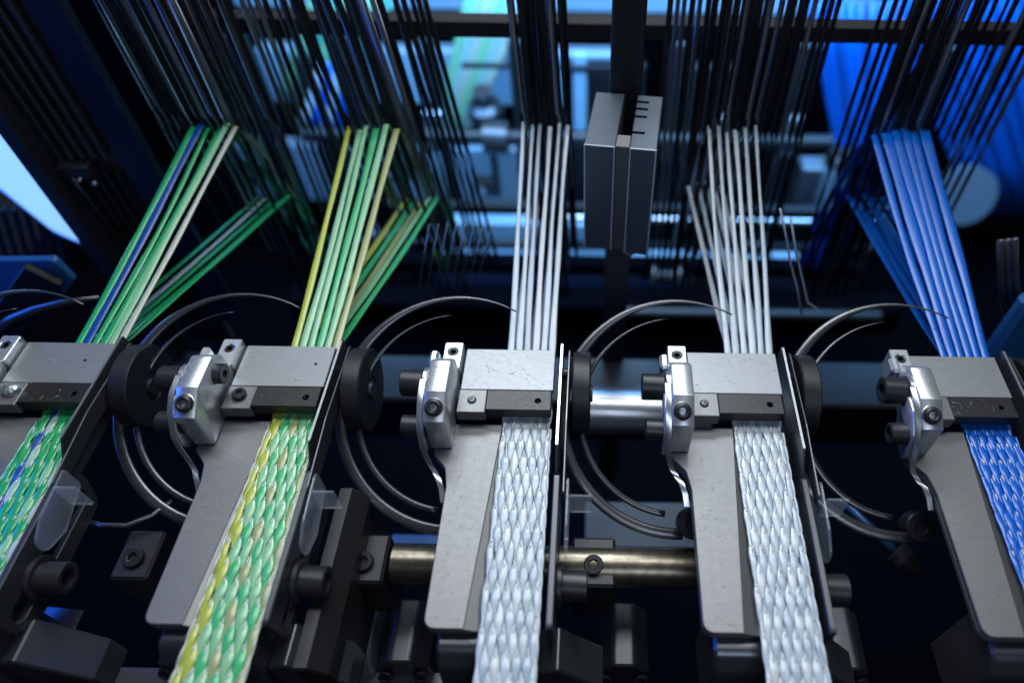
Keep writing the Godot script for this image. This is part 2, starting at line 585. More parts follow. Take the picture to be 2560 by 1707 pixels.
# ---------------------------------------------------------------- web
var dash_mesh: ArrayMesh
func make_web(x0: float, colors: Array, low_eye: Vector3, up_eye: Vector3, spread: float, w_end: float, label: String, shift_end := 0.0, eye_w := 1.05) -> void:
	var t := thing("woven_ribbon", label, "ribbon", Vector3(x0, 0, 0), "ribbons running off the five loom heads")
	var n := 11
	var xl := -21.6
	var wd := 20.8
	var per := 15.8
	for i in n:
		var st := mb()
		var pts := []
		var hw := []
		var ht := []
		var up := i % 2 == 0
		var ph := 0.0 if up else PI
		var u := (i + 0.5) / n
		var eye := up_eye if up else low_eye
		var f := float(i) / (n - 1) - 0.5
		var ep := eye + Vector3(spread * f - x0, 0, 0)
		var z := 178.0
		while z > 42.0:
			var g := clampf((z - 42.0) / 104.0, 0, 1.4)
			var x := xl + wd * u + ((w_end - wd) * (u - 0.5) + shift_end) * g
			var s := sin(TAU * z / per + ph + 0.5 * sin(z * 0.13 + i * 2.1) * 0.35)
			var edge := i == 0 or i == n - 1
			pts.append(Vector3(x + 0.12 * sin(z * 0.31 + i * 2.7) + 0.1 * sin(z * 0.83 + i), -8.5 + (0.2 + 0.06 * sin(z * 0.21 + i * 1.9)) * s, z))
			hw.append((1.14 + (0.25 if edge else 0.72 + 0.1 * sin(z * 0.17 + i * 3.3)) * s) * (1 + (w_end / wd - 1) * g))
			ht.append(0.30 + 0.08 * s)
			z -= 0.9
		for k in 10:
			var zz := 42.0 - k * 3.9
			var a := 1.0 - k / 9.0
			var s := sin(TAU * zz / per + ph)
			pts.append(Vector3(xl + wd * u, lerpf(-4.2, -8.5, smoothstep(0, 1, a)) + 0.2 * s * a + (0.35 if up else -0.55) * (1 - a), zz))
			hw.append(lerpf(1.75, 1.06 + 0.70 * s, a)); ht.append(lerpf(0.3, 0.32, a))
		var p0: Vector3 = pts[-1]
		var sag := rng.randf_range(-0.8, 1.4)
		var drift := rng.randf_range(-0.6, 0.6)
		ep += Vector3(rng.randf_range(-0.7, 0.7), rng.randf_range(-2.5, 2.5), rng.randf_range(-1.5, 1.5))
		var ew := eye_w * rng.randf_range(0.75, 1.15)
		for k in range(1, 15):
			var q := k / 14.0
			var p := p0.lerp(ep, q)
			p.y += sin(q * PI) * (-0.8 - sag)
			p.x += sin(q * PI) * drift + 0.15 * sin(q * 9.0 + i * 2.3)
			pts.append(p)
			hw.append(lerpf(1.75, ew, minf(q * 1.6, 1.0)) * (1.0 - 0.1 * sin(q * 14.0 + i * 1.7))); ht.append(0.32)
		for k in range(1, 5):
			pts.append(ep + Vector3(0, -26.0 * k + 3 * (4 - k), -10.0 * k - 2))
			hw.append(eye_w * 0.8); ht.append(0.3)
		strand(st, pts, hw, ht, Vector3.RIGHT, 8)
		part("warp_yarn", st, M["yarn_" + colors[i]], t)
	# picks
	var z := 46.0
	var row := 0
	while z < 170.0:
		var g := clampf((z - 42.0) / 104.0, 0, 1.4)
		var pts := []
		var a := []
		for k in 21:
			var u := k / 20.0
			pts.append(Vector3(xl + wd * u + ((w_end - wd) * (u - 0.5) + shift_end) * g, -8.5 + 0.35 * sin(u * TAU * 5 + row * PI), z + 0.2 * sin(k * 1.7 + row)))
			a.append(0.22)
		var st := mb()
		strand(st, pts, a, a, Vector3.BACK, 6)
		part("weft_pick", st, M["yarn_" + colors[n]], t)
		z += 3.95
		row += 1
	# small white dashes laid along the floats, slightly above them
	if dash_mesh == null:
		var sm := mb()
		strand(sm, [Vector3(0, -0.1, -1.7), Vector3(0, 0.05, -1.2), Vector3(0, 0.12, 0), Vector3(0, 0.05, 1.2), Vector3(0, -0.1, 1.7)], [0.06, 0.3, 0.36, 0.28, 0.06], [0.05, 0.18, 0.24, 0.18, 0.05], Vector3.RIGHT, 6)
		dash_mesh = done(sm)
	for i in range(0, n):
		var ph := 0.0 if i % 2 == 0 else per / 2.0
		var zz := 47.5 + ph
		while zz < 168.0:
			if rng.randf() < 0.88:
				var g := clampf((zz - 42.0) / 104.0, 0, 1.4)
				var u := (i + 0.5) / n
				var p := part("stitch", dash_mesh, M.yarn_stitch, t)
				p.position = Vector3(xl + wd * u + ((w_end - wd) * (u - 0.5) + shift_end) * g + rng.randf_range(-0.15, 0.15), -8.02, zz + rng.randf_range(-0.5, 0.5)) * MM
				p.rotation.y = rng.randf_range(-0.12, 0.12)
				p.scale = Vector3(1, 1, rng.randf_range(0.6, 1.1))
			zz += per
	# knitted edge loops
	var sel := mb()
	var sp := []
	var sw := []
	z = 178.0
	while z > 42.0:
		var g := clampf((z - 42.0) / 104.0, 0, 1.4)
		var ph := fposmod(z, 8.0) / 8.0
		sp.append(Vector3(xl + wd + (w_end - wd) * 0.5 * g + shift_end * g + 0.1 + 0.25 * ph, -8.4 + 0.3 * sin(ph * PI), z))
		sw.append(0.3 + 0.28 * sin(ph * PI) ** 0.7)
		z -= 0.8
	strand(sel, sp, sw, sw, Vector3.RIGHT, 7)
	part("edge_loops", sel, M["yarn_" + colors[n]], t)
	if colors.size() > n + 1:
		sel = mb(); sp = []; sw = []
		z = 178.0
		while z > 42.0:
			var g := clampf((z - 42.0) / 104.0, 0, 1.4)
			var ph := fposmod(z + 4, 8.0) / 8.0
			sp.append(Vector3(xl - (w_end - wd) * 0.5 * g + shift_end * g - 0.1 - 0.3 * ph, -8.4 + 0.3 * sin(ph * PI), z))
			sw.append(0.25 + 0.35 * sin(ph * PI) ** 0.7)
			z -= 0.8
		strand(sel, sp, sw, sw, Vector3.RIGHT, 7)
		part("edge_loops", sel, M["yarn_" + colors[n + 1]], t)

# ---------------------------------------------------------------- heddles
var hed_mesh: ArrayMesh
var eye_mesh: ArrayMesh
func heddle_bank(at: Vector3, n: int, pitch: float, lean: float, label: String) -> void:
	if hed_mesh == null:
		var st := mb()
		strand(st, [Vector3(0, 152, 0), Vector3(0, 60, 0), Vector3(0, 8, 0), Vector3(0.9, 4, 0), Vector3(1.1, 0, 0), Vector3(0.9, -4, 0), Vector3(0, -8, 0), Vector3(0, -90, 0)], [1.5, 1.5, 1.4, 0.6, 0.6, 0.6, 1.2, 1.2], [0.3, 0.3, 0.3, 0.3, 0.3, 0.3, 0.3, 0.3], Vector3.RIGHT, 6)
		hed_mesh = done(st)
		st = mb()
		var p := []
		var a := []
		for k in 9:
			p.append(Vector3(-0.2 - 0.9 * sin(PI * k / 8.0), 7 - 14.0 * k / 8.0, 0)); a.append(0.35)
		strand(st, p, a, a, Vector3.RIGHT, 5)
		eye_mesh = done(st)
	var t := thing("heddle_bank", label, "heddles", at, "banks of heddle wires behind the loom heads")
	for i in n:
		var h := part("heddle", hed_mesh, M.heddle_steel if rng.randf() < 0.3 else M.heddle, t)
		h.position = Vector3((i - (n - 1) / 2.0) * pitch + rng.randf_range(-0.35, 0.35), rng.randf_range(-2, 2), rng.randf_range(-1.5, 1.5)) * MM
		h.rotation = Vector3(0, rng.randf_range(-0.6, 0.6), lean + rng.randf_range(-0.008, 0.008))
		part("eye", eye_mesh, M.heddle, h)

# ---------------------------------------------------------------- scene
func area(n: String, at: Vector3, to: Vector3, size: Vector2, e: float, c: Color) -> void:
	var l := AreaLight3D.new()
	l.name = n
	l.area_size = size
	l.light_energy = e
	l.light_color = c
	l.shadow_enabled = true
	l.area_range = 5.0
	add_child(l)
	l.look_at_from_position(at, to, Vector3.UP if absf((to - at).normalized().y) < 0.98 else Vector3.FORWARD)

func _ready() -> void:
	rng.seed = 7
	# camera
	var cam := Camera3D.new()
	cam.name = "camera"
	var pitch := deg_to_rad(50.3)
	var d0 := 0.3224
	add_child(cam)
	cam.position = Vector3(0, d0 * sin(pitch), d0 * cos(pitch))
	cam.basis = Basis(Vector3.RIGHT, -pitch) * Basis(Vector3.BACK, deg_to_rad(0.9))
	cam.projection = Camera3D.PROJECTION_FRUSTUM
	cam.near = 0.02
	cam.far = 6.0
	cam.size = 2.0 * cam.near * 784.0 / 1612.0
	cam.frustum_offset = Vector2(-190.0 / 1612.0 * cam.near, 0)
	var ca := CameraAttributesPhysical.new()
	ca.frustum_focus_distance = 0.298
	ca.frustum_focal_length = 50.0
	ca.exposure_aperture = 8.5
	ca.frustum_near = 0.02
	ca.frustum_far = 6.0
	cam.attributes = ca
	cam.current = true
	# surroundings and lamps
	var we := WorldEnvironment.new()
	we.name = "surroundings"
	var env := Environment.new()
	env.background_mode = Environment.BG_COLOR
	env.background_color = Color(0.011, 0.014, 0.02).linear_to_srgb()
	env.tonemap_mode = Environment.TONE_MAPPER_LINEAR
	env.tonemap_exposure = 1.0
	env.sdfgi_enabled = true
	env.ssao_enabled = true
	env.ssil_enabled = true
	we.environment = env
	add_child(we)
	area("key_light", Vector3(0.0, 0.55, -0.10), Vector3(0, 0, 0.06), Vector2(0.75, 0.13), 0.27, Color(0.95, 0.98, 1.0))
	area("rear_light", Vector3(-0.03, 0.58, -0.42), Vector3(0, 0, 0.03), Vector2(0.42, 0.16), 0.46, Color(0.92, 0.97, 1.0))
	area("front_light", Vector3(0.15, 0.55, 0.65), Vector3(0, 0, 0.05), Vector2(0.4, 0.2), 0.13, Color(0.85, 0.92, 1.0))
	area("blue_rim_light", Vector3(-0.62, 0.10, 0.02), Vector3(0, -0.02, 0.06), Vector2(0.2, 0.3), 0.16, Color(0.12, 0.42, 1.0))
	area("hall_light", Vector3(0.05, 0.10, -0.36), Vector3(0.03, -0.30, -0.52), Vector2(0.9, 0.12), 0.95, Color(0.42, 0.72, 1.0))
	materials()
	setting()
	background()
	var head := make_head()
	var names := [
		"take off head at the left edge holding the green, blue and white ribbon", "take off head with double hinge plate over the yellow and green ribbon",
		"middle take off head left of the hanging metal block", "take off head right of the hanging metal block on the second white ribbon", "take off head at the right edge holding the blue ribbon"]
	var heads := []
	for k in HEADS:
		var h := head
		if k > 0:
			h = head.duplicate()
			h.name = numbered("take_off_head")
			add_child(h)
		h.position = Vector3(-217.3 + PITCH * k, 0, 0) * MM
		tag(h, names[k], "loom head", "take off heads in a row")
		heads.append(h)
	variants(heads)
	var X := []
	for k in HEADS: X.append(-217.3 + PITCH * k)
	make_web(X[0], ["green", "green", "navy", "ice", "green", "green", "green", "green", "mint", "green", "cream", "teal", "teal"], Vector3(-200, -30, -136), Vector3(-206, 29, -121)  , 24, 22.5, "green, blue and white woven ribbon at the left edge", 0.0, 1.6)
	make_web(X[1], ["lime", "lime", "mint", "leaf", "mint", "sand", "leaf", "mint", "mint", "leaf", "sand", "cream", "cream"], Vector3(-108, -30, -136), Vector3(-121, 31, -121), 25, 24.0, "yellow and green woven ribbon with cream edges", 0.0, 1.6)
	make_web(X[2], ["white", "pearl", "white", "milk", "pearl", "white", "milk", "pearl", "white", "pearl", "white", "milk"], Vector3(-31, -26, -136), Vector3(-28, 34, -121), 23, 20.6, "white woven ribbon in the middle, left of the hanging metal block")
	make_web(X[3], ["white", "milk", "pearl", "white", "white", "pearl", "white", "milk", "pearl", "white", "pearl", "milk"], Vector3(65, -14, -136), Vector3(71, 33, -121), 25, 21.0, "white woven ribbon right of the middle, on the fourth head")
	make_web(X[4], ["blue", "blue", "blue", "blue", "blue", "blue", "blue", "blue", "blue", "blue", "blue", "blue"], Vector3(163, -22, -136), Vector3(161, 33, -121), 26, 21.5, "plain blue woven ribbon at the right edge", 0.0, 2.7)
	harness()
	needles()
	lint()

func variants(heads: Array) -> void:
	var X := Vector3.RIGHT
	for k in 2:
		var hb: Node3D = heads[k].get_node("hinge_block")
		var st := mb()
		screw(st, Vector3(-41.6, 10.5, 29.5), X, 4.4 + 0.6 * (1 - k), 3.6, 1.6)
		part("cap_screw", st, M.oxide, hb)
		st = mb()
		disc(st, Vector3(-6.6 - 3 * (1 - k), 0.02, 15.5), Vector3.UP, 0.75, 0.12)
		part("hole_dot", st, M.oxide, heads[k])  # thin dark disc put in for the dark of a small hole
	# bar ends of the first two heads carry taller screws
	var s0 := mb()
	lathe(s0, [[3.6, -0.1], [3.6, 0.8], [3.2, 2.2], [2.2, 3.2], [0.9, 3.5], [0, 3.5]], Vector3(-32.5, 0, 32.5), Vector3.UP)
	part("ball_nut", s0, M.bright, heads[0])
	s0 = mb()
	screw(s0, Vector3(-34.4, -0.1, 33.2), Vector3.UP, 2.9, 2.4)
	part("cap_screw", s0, M.oxide, heads[1])
	# grey side rail under the second head
	s0 = mb()
	prism(s0, [Vector2(9, -26), Vector2(14, -26), Vector2(20, -34), Vector2(20, -75), Vector2(9, -75)], Vector3(0, 0, 62), Vector3.RIGHT, Vector3.UP, 0, 74, 0.8)
	part("side_rail", s0, M.gun, heads[1])

func setting() -> void:
	var st := mb()
	bx(st, Vector3(-800, -460, -760), Vector3(800, -440, 400), 1)
	var f := single("floor", st, M.dull_black, "black oily floor of the loom frame below everything", "floor")
	f.set_meta("kind", "structure")
	st = mb()
	bx(st, Vector3(-800, -440, -740), Vector3(800, 60, -720), 1)
	var w := single("wall", st, M.dull_black, "dark hall wall far behind the loom", "wall")
	w.set_meta("kind", "structure")

func bar(n: String, a: Vector3, b: Vector3, m: Material, label: String, category: String, group := "", ch := 0.6) -> MeshInstance3D:
	var st := mb()
	bx(st, -(b - a) / 2, (b - a) / 2, ch)
	return single(n, st, m, label, category, group, (a + b) / 2)

func rod(n: String, a: Vector3, b: Vector3, r: float, m: Material, label: String, category: String, group := "") -> void:
	var st := mb()
	var l := a.distance_to(b)
	lathe(st, [[0, 0], [r - 0.4, 0], [r, 0.4], [r, l - 0.4], [r - 0.4, l], [0, l]], Vector3.ZERO, b - a, 28)
	single(n, st, m, label, category, group, a)

func sheet(label: String, a: Vector3, b: Vector3, c: Vector3, d: Vector3, n: int, cols: Array) -> void:
	var t := thing("warp_sheet", label, "warp yarns", a, "warp sheets in the background")
	for i in n:
		var f := (i + 0.5) / n
		var p := a.lerp(b, f) - a
		var q := c.lerp(d, f) - a
		var pts := []
		var w := []
		var h := []
		for k in 5:
			pts.append(p.lerp(q, k / 4.0) + Vector3(0, -6.0 * sin(PI * k / 4.0), 0))
			w.append(lerpf(a.distance_to(b), c.distance_to(d), k / 4.0) / n * 0.56); h.append(1.2)
		var st := mb()
		strand(st, pts, w, h, Vector3.RIGHT, 6)
		part("yarn_band", st, M["yarn_" + cols[i % cols.size()]], t)

func background() -> void:
	bar("crossbar", Vector3(-230, 54, -184), Vector3(420, 63.5, -174), M.black, "black horizontal crossbar along the top edge, behind the heddles", "bar")
	bar("crossbar", Vector3(-215, -203, -338), Vector3(275, -193, -328), M.black, "black horizontal crossbar behind the middle ribbons, level with the hanging block", "bar")
	rod("guide_rod", Vector3(-305, -177, -420), Vector3(241, -177, -420), 8, M.black, "dark round guide rod with a collar, far behind the middle", "rod")
	var rc := thing("rod_collar", "dark round collar with a hanging stem on the far guide rod", "collar", Vector3(-118, -178, -420))
	var st := mb()
	disc(st, Vector3.ZERO, Vector3.RIGHT, 16.8, 25)
	part("collar", st, M.dark, rc)
	st = mb()
	bx(st, Vector3(4, -76, -3), Vector3(11, -18, 3), 0.5)
	part("stem", st, M.dark, rc)
	# pale panels and ledges of the back frame
	bar("back_panel", Vector3(-444, -346, -540), Vector3(-12, -262, -520), M.pale, "pale blue panel below the far guide rod", "panel", "", 2)
	bar("back_panel", Vector3(-406, -240, -600), Vector3(40, -170, -580), M.pale, "dimmer pale panel above the far guide rod", "panel", "", 2)
	bar("back_panel", Vector3(-440, -150, -660), Vector3(330, -92, -640), M.pale, "pale panel at the very top, above the black crossbar", "panel", "", 2)
	bar("ledge", Vector3(-201, -300, -430), Vector3(20, -276, -400), M.pale, "bright pale ledge just below the middle crossbar", "ledge", "", 2)
	bar("ledge", Vector3(-190, -372, -420), Vector3(240, -322, -380), M.pale, "lower pale ledge behind the middle ribbons", "ledge", "", 2)
	bar("dark_beam", Vector3(-330, -345, -330), Vector3(330, -303, -300), M.dull_black, "black beam below the pale ledges at the back", "beam", "", 2)
	bar("dark_beam", Vector3(-260, -318, -382), Vector3(300, -304, -362), M.dull_black, "thin black beam between the two pale ledges", "beam", "", 1)
	bar("light_pillar", Vector3(-27, -215, -490), Vector3(-13, -118, -480), M.pale, "narrow pale upright left of the black post", "pillar", "", 1)
	bar("pale_block", Vector3(236, -320, -490), Vector3(262, -243, -465), M.bright, "bright metal block glinting behind the fourth head's heddles", "block", "", 2)
	bar("pale_block", Vector3(268, -327, -510), Vector3(320, -256, -485), M.pale, "grey blue block right of the glinting metal block", "block", "", 2)
	st = mb()
	lathe(st, [[0, 0], [32, 0], [36, 4], [36, 20], [0, 20]], Vector3.ZERO, Vector3(0, 0.4, 1), 32)
	single("round_cover", st, M.cover, "round grey blue cover behind the blue warp at the right", "cover", "", Vector3(452, -300, -500))
	st = mb()
	lathe(st, [[0, 0], [18, 0], [20, 3], [17, 14], [10, 18], [10, 34], [0, 34]], Vector3.ZERO, Vector3(0, 1, 0.3), 20)
	single("valve_body", st, M.dark, "dark rounded fitting in front of the dim panel, left of the middle heddles", "fitting", "", Vector3(-122, -182, -470))
	bar("thin_bar", Vector3(-143, -134, -482), Vector3(20, -129, -477), M.black, "thin black bar above the dark rounded fitting", "bar", "", 0.5)
	for e in [[-40, 50, -200.0, "dark upright between the pale panels, behind the third ribbon"], [100, 150, -190.0, "dark upright behind the fourth head's heddles"], [-330, -300, -190.0, "dark upright behind the first head's heddles"]]:
		bar("dark_upright", Vector3(e[0], -440, -512), Vector3(e[1], -140, -500), M.black, e[3], "upright", "", 1)
	rod("thin_rail", Vector3(-60, -226, -352), Vector3(300, -226, -352), 3.5, M.bright, "thin bright rail below the middle crossbar", "rail")
	rod("thin_rail", Vector3(-300, -262, -352), Vector3(300, -262, -352), 5, M.black, "thin black rail just above the bright pale ledge", "rail")
	rod("thin_rail", Vector3(30, -300, -290), Vector3(300, -300, -290), 6, M.gun, "grey rail low behind the fourth head's low threads", "rail")
	rod("thin_rail", Vector3(-360, -120, -560), Vector3(360, -120, -560), 7, M.black, "black rail under the top pale panel", "rail")
	for e in [[-70, 16, "small pale bracket left of the middle threads on the far rod"], [-178, 20, "pale bracket on the far rod between the second and third heads"], [118, 22, "pale bracket on the far rod behind the fourth head's heddles"], [196, 14, "slim pale bracket on the far rod right of the fourth head's heddles"]]:
		var t := thing("rod_bracket", e[2], "bracket", Vector3(e[0], -200, -432), "brackets on the far rod")
		var bt := mb(); bx(bt, Vector3(0, 0, 0), Vector3(e[1], 48, 8), 1); part("bracket_plate", bt, M.bright, t)
		bt = mb(); screw(bt, Vector3(e[1] / 2.0, 38, 8), Vector3.BACK, 4, 4); part("screw", bt, M.oxide, t)
	for e in [[-232, -250, "dark bobbin guide behind the second head's low threads"], [150, -255, "dark bobbin guide behind the blue low threads"], [60, -300, "dark bobbin guide low behind the hanging block"]]:
		var bt := mb()
		lathe(bt, [[0, 0], [16, 0], [16, 4], [8, 6], [8, 26], [16, 28], [16, 32], [0, 32]], Vector3.ZERO, Vector3.RIGHT, 20)
		single("bobbin_guide", bt, M.dark, e[2], "guide", "bobbin guides at the back", Vector3(e[0], e[1], -345))
	# warp sheets
	sheet("broad blue warp sheet at the upper right", Vector3(263, -40, -520), Vector3(430, -40, -520), Vector3(500, -350, -520), Vector3(640, -350, -520), 17, ["blue", "navy", "blue", "blue", "navy"])
	sheet("narrow blue warp sheet slanting behind the fourth and fifth heads", Vector3(200, -60, -480), Vector3(292, -60, -480), Vector3(290, -262, -480), Vector3(348, -262, -480), 9, ["blue", "blue", "navy"])
	sheet("pale green warp sheet hanging left of the middle heddles", Vector3(-128, -50, -520), Vector3(-58, -50, -520), Vector3(-205, -256, -520), Vector3(-165, -256, -520), 6, ["mint", "ice", "cream"])
	sheet("green warp sheet behind the second head's heddles", Vector3(-310, -96, -560), Vector3(-220, -96, -560), Vector3(-390, -218, -560), Vector3(-335, -241, -560), 6, ["mint", "teal"])
	sheet("short light blue warp sheet below the green one", Vector3(-300, -140, -500), Vector3(-268, -150, -500), Vector3(-352, -221, -500), Vector3(-300, -232, -500), 4, ["white", "blue"])
	# hanging block and its post
	bar("black_post", Vector3(5.5, -330, -122), Vector3(21, 170, -106), M.black, "black upright post behind the hanging metal block", "post")
	var hbk := thing("hanging_block", "anodised grey metal block with a light centre strip, hanging on the black post", "block", Vector3(10, 1, -60))
	hbk.rotation.y = deg_to_rad(-6.5)
	st = mb(); bx(st, Vector3(-16.3, 0, -44), Vector3(-2.3, 62, 0), 0.35); part("left_half", st, M.anod, hbk)
	st = mb(); bx(st, Vector3(4.2, -1.2, -44), Vector3(16.3, 62, 0), 0.35); part("right_half", st, M.anod, hbk)
	st = mb(); bx(st, Vector3(-2.25, -0.4, -9.5), Vector3(4.15, 62.3, -0.35), 0.3); part("centre_strip", st, M.long, hbk)
	for e in [["left_half", -16.35, -15.75, 0.0, 62.05], ["left_half", -2.9, -2.3, 0.0, 62.05], ["right_half", 4.25, 4.85, -1.2, 62.05], ["right_half", 15.75, 16.35, -1.2, 62.05]]:  # pale strips that paint highlights down the front edges
		st = mb(); bx(st, Vector3(e[1], e[3], -0.5), Vector3(e[2], e[4], 0.06), 0.1); part("edge_highlight", st, M.edge_glint, hbk.get_node(e[0]))
	for e in [["left_half", -15.7, -2.95], ["right_half", 4.9, 15.7]]:  # painted highlights along the top edges
		st = mb(); bx(st, Vector3(e[1], 61.5, -0.5), Vector3(e[2], 62.06, 0.05), 0.1); part("edge_highlight", st, M.edge_glint, hbk.get_node(e[0]))
	for z in [-12.5, -25.5, -32.0, -38.0]:  # raised black boxes in place of the shade inside grooves
		st = mb(); bx(st, Vector3(3.6, 58, z - 1.1), Vector3(10.2, 62.15, z + 1.1), 0.3); part("notch_shade", st, M.dull_black, hbk)
	st = mb(); lathe(st, [[0, 0], [1.6, 0], [1.6, 2.0], [3.4, 2.6], [3.4, 4], [0, 4]], Vector3(7, -4.6, -3), Vector3.UP, 14); part("drip_screw", st, M.plate, hbk)
	# left side frame
	bar("side_bar", Vector3(-306, -150, -114), Vector3(-296, 190, -100), M.black, "black upright side bar of the harness frame at the left edge", "bar", "", 1)
	bar("side_plate", Vector3(-263, -120, -118), Vector3(-244, 190, -112), M.navy_paint, "dark navy upright plate left of the green heddles", "plate", "", 1.4)
	bar("side_plate", Vector3(-296, -150, -124), Vector3(-264, 190, -119), M.dark, "dark steel plate behind the grooved slide at the left", "plate", "", 1)
	var rb := thing("grooved_slide", "dark grooved slide with a grey clip, at the upper left", "slide", Vector3(-280, 0, -112))
	for i in 5:
		st = mb(); bx(st, Vector3(-13 + i * 5.6, 14, -4), Vector3(-10.2 + i * 5.6, 190, 3 - i * 0.8), 0.5); part("rail", st, M.dark, rb)
		st = mb(); bx(st, Vector3(-13 + i * 5.6, -120, -5), Vector3(-10.6 + i * 5.6, 4, 1 - i * 0.5), 0.5); part("rail", st, M.black, rb)
	st = mb(); bx(st, Vector3(-14, 5, -5), Vector3(2, 13, 6), 1); part("clip", st, M.gun, rb)
	for e in [[-8, 2.5], [-1, 0.0]]:
		st = mb(); screw(st, Vector3(e[0], e[1], 2), Vector3.BACK, 1.5, 1.5); part("screw", st, M.bright, rb)
	# glowing panel added in place of a bright reflection, and what stands below it
	var lp := thing("reflection_panel", "bright blue white glowing panel with a deep blue rim, standing in for a reflection, at the left edge", "reflection", Vector3(-388, 0, -193))
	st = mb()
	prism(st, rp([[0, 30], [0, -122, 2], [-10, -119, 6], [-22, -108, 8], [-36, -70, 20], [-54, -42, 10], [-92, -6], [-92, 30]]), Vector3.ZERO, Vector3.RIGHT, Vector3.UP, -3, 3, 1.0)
	part("glowing_face", st, M.reflection_glow, lp)
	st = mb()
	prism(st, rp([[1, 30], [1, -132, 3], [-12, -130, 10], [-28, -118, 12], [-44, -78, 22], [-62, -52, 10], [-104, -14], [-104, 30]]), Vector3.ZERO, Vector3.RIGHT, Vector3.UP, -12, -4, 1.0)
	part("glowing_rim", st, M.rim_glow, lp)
	area("reflection_panel_light", Vector3(-0.41, -0.05, -0.18), Vector3(-0.36, -0.06, 0.1), Vector2(0.06, 0.12), 0.01, Color(0.6, 0.85, 1.0))  # light added with the glowing panel; no real lamp stands here
	var cb := thing("fin_row", "row of slanting dark blue fins below the glowing reflection panel", "fins", Vector3(-455, -122, -200))
	for i in 9:
		st = mb(); bx(st, Vector3(-1.2, -30, -3), Vector3(1.2, 28, 3), 0.4)
		var p := part("fin", st, M.navy_paint, cb)
		p.position = Vector3(-34 + i * 8.6, 0, 0) * MM
		p.rotation.z = deg_to_rad(-22)
	st = mb()
	prism(st, rp([[0, 0, 3], [60, 2, 3], [62, -14, 4], [26, -46, 4], [0, -50, 3]]), Vector3.ZERO, Vector3.RIGHT, Vector3.UP, -2, 2, 0.6)
	single("blue_guard", st, M.blue_pane, "blue glossy guard plate with a bright upper edge at the left, above the first head", "guard plate", "", Vector3(-346, -14, -62))
	st = mb()
	strand(st, [Vector3(-319, -39, -30), Vector3(-300, -26, -30), Vector3(-284, -18.5, -30), Vector3(-266, -12.5, -30), Vector3(-247, -9, -31)], [3.5, 3.2, 2.8, 2.2, 1.0], [1.6, 1.5, 1.3, 1, 0.6], Vector3(0.5, -0.8, 0.2), 8)
	single("curved_blade", st, M.needle, "curved steel blade sweeping up behind the first head", "blade")
	bar("slant_plate", Vector3(-9, -50, -2), Vector3(9, 50, 2), M.gun, "grey slanting plate in front of the blue guard plate at the left", "plate", "", 0.6)
	var sl: Node3D = get_child(get_child_count() - 1)
	sl.position = Vector3(-330, -52, -56) * MM
	sl.rotation.z = deg_to_rad(-48)
	st = mb()
	strip(st, [Vector3(-302, -58, 118), Vector3(-294, -66, 118), Vector3(-275, -93, 118), Vector3(-262, -93, 118), Vector3(-247, -66, 118), Vector3(-226, -72, 118)], Vector3.BACK, 34, 1.6)
	single("channel_bracket", st, M.dark, "folded dark steel channel at the lower left corner", "bracket")
	var lv := thing("pointed_lever", "rod with a painted blue highlight ending in a dark cone, between the fourth and fifth heads", "lever", Vector3(126, -72, 44))
	st = mb()
	tube(st, [Vector3(-2, 1, -3), Vector3(19, 0, 23)], 2.2)
	part("rod", st, M.lever, lv)
	st = mb()
	lathe(st, [[0, 0], [5.5, 0], [6.5, 1], [6.5, 6], [2, 15], [0, 15.5]], Vector3(19, 0, 23), Vector3(29, -3, 37), 18)
	part("cone", st, M.oxide, lv)
	for e in [[-372, 22, "first dark back frame post from the left"], [-262, 16, "dark back frame post behind the yellow and green low threads"], [-176, 12, "slim dark back frame post left of the middle threads"], [-90, 18, "dark back frame post behind the middle threads"], [72, 14, "slim dark back frame post right of the hanging block"], [196, 24, "wide dark back frame post behind the fourth head's heddles"], [330, 20, "dark back frame post in front of the blue warp sheets"]]:
		bar("frame_post", Vector3(e[0], -430, -470), Vector3(e[0] + e[1], -90, -452), M.black, e[2], "post", "posts of the back frame", 1.5)
	for e in [[-240, -12, "small steel block between the first two back frame posts"], [-140, -30, "small steel block right of the slim back frame post"], [120, -8, "small steel block on the back frame right of the hanging block"], [250, 16, "small steel block at the right of the back frame"]]:
		var t := thing("frame_block", e[2], "block", Vector3(e[0], -236 + e[1], -446), "steel blocks on the back frame")
		st = mb(); bx(st, Vector3(0, 0, 0), Vector3(30, 22, 14), 1.5); part("block_body", st, M.gun, t)
		st = mb(); screw(st, Vector3(9, 11, 14), Vector3.BACK, 5, 4); part("screw", st, M.bright, t)
	for k in 4:
		var t := thing("bearing_block", ["dark bearing block low down between the first and second heads", "dark bearing block low down between the second and third heads", "dark bearing block low down between the third and fourth heads", "dark bearing block low down between the fourth and fifth heads"][k], "bearing", Vector3(-217.3 + PITCH * k + 33, -96, 104), "bearing blocks below the shaft")
		st = mb()
		prism(st, rp([[-12, -30], [12, -30], [12, 4, 6], [5, 14, 4], [-5, 14, 4], [-12, 4, 6]]), Vector3.ZERO, Vector3.RIGHT, Vector3.UP, -14, 14, 1.0)
		part("bearing_body", st, M.dark, t)
		for x in [-8.0, 8.0]:
			st = mb(); screw(st, Vector3(x, 1.0 - (0 if x > 0 else 1), 15), Vector3(0, 0.5, 0.9), 3.4, 3); part("screw", st, M.oxide, t)
	# under the heads
	rod("drive_shaft", Vector3(-86, -50, 86), Vector3(62, -50, 86), 8.6, M.shaft, "brownish steel shaft running under the middle heads", "shaft")
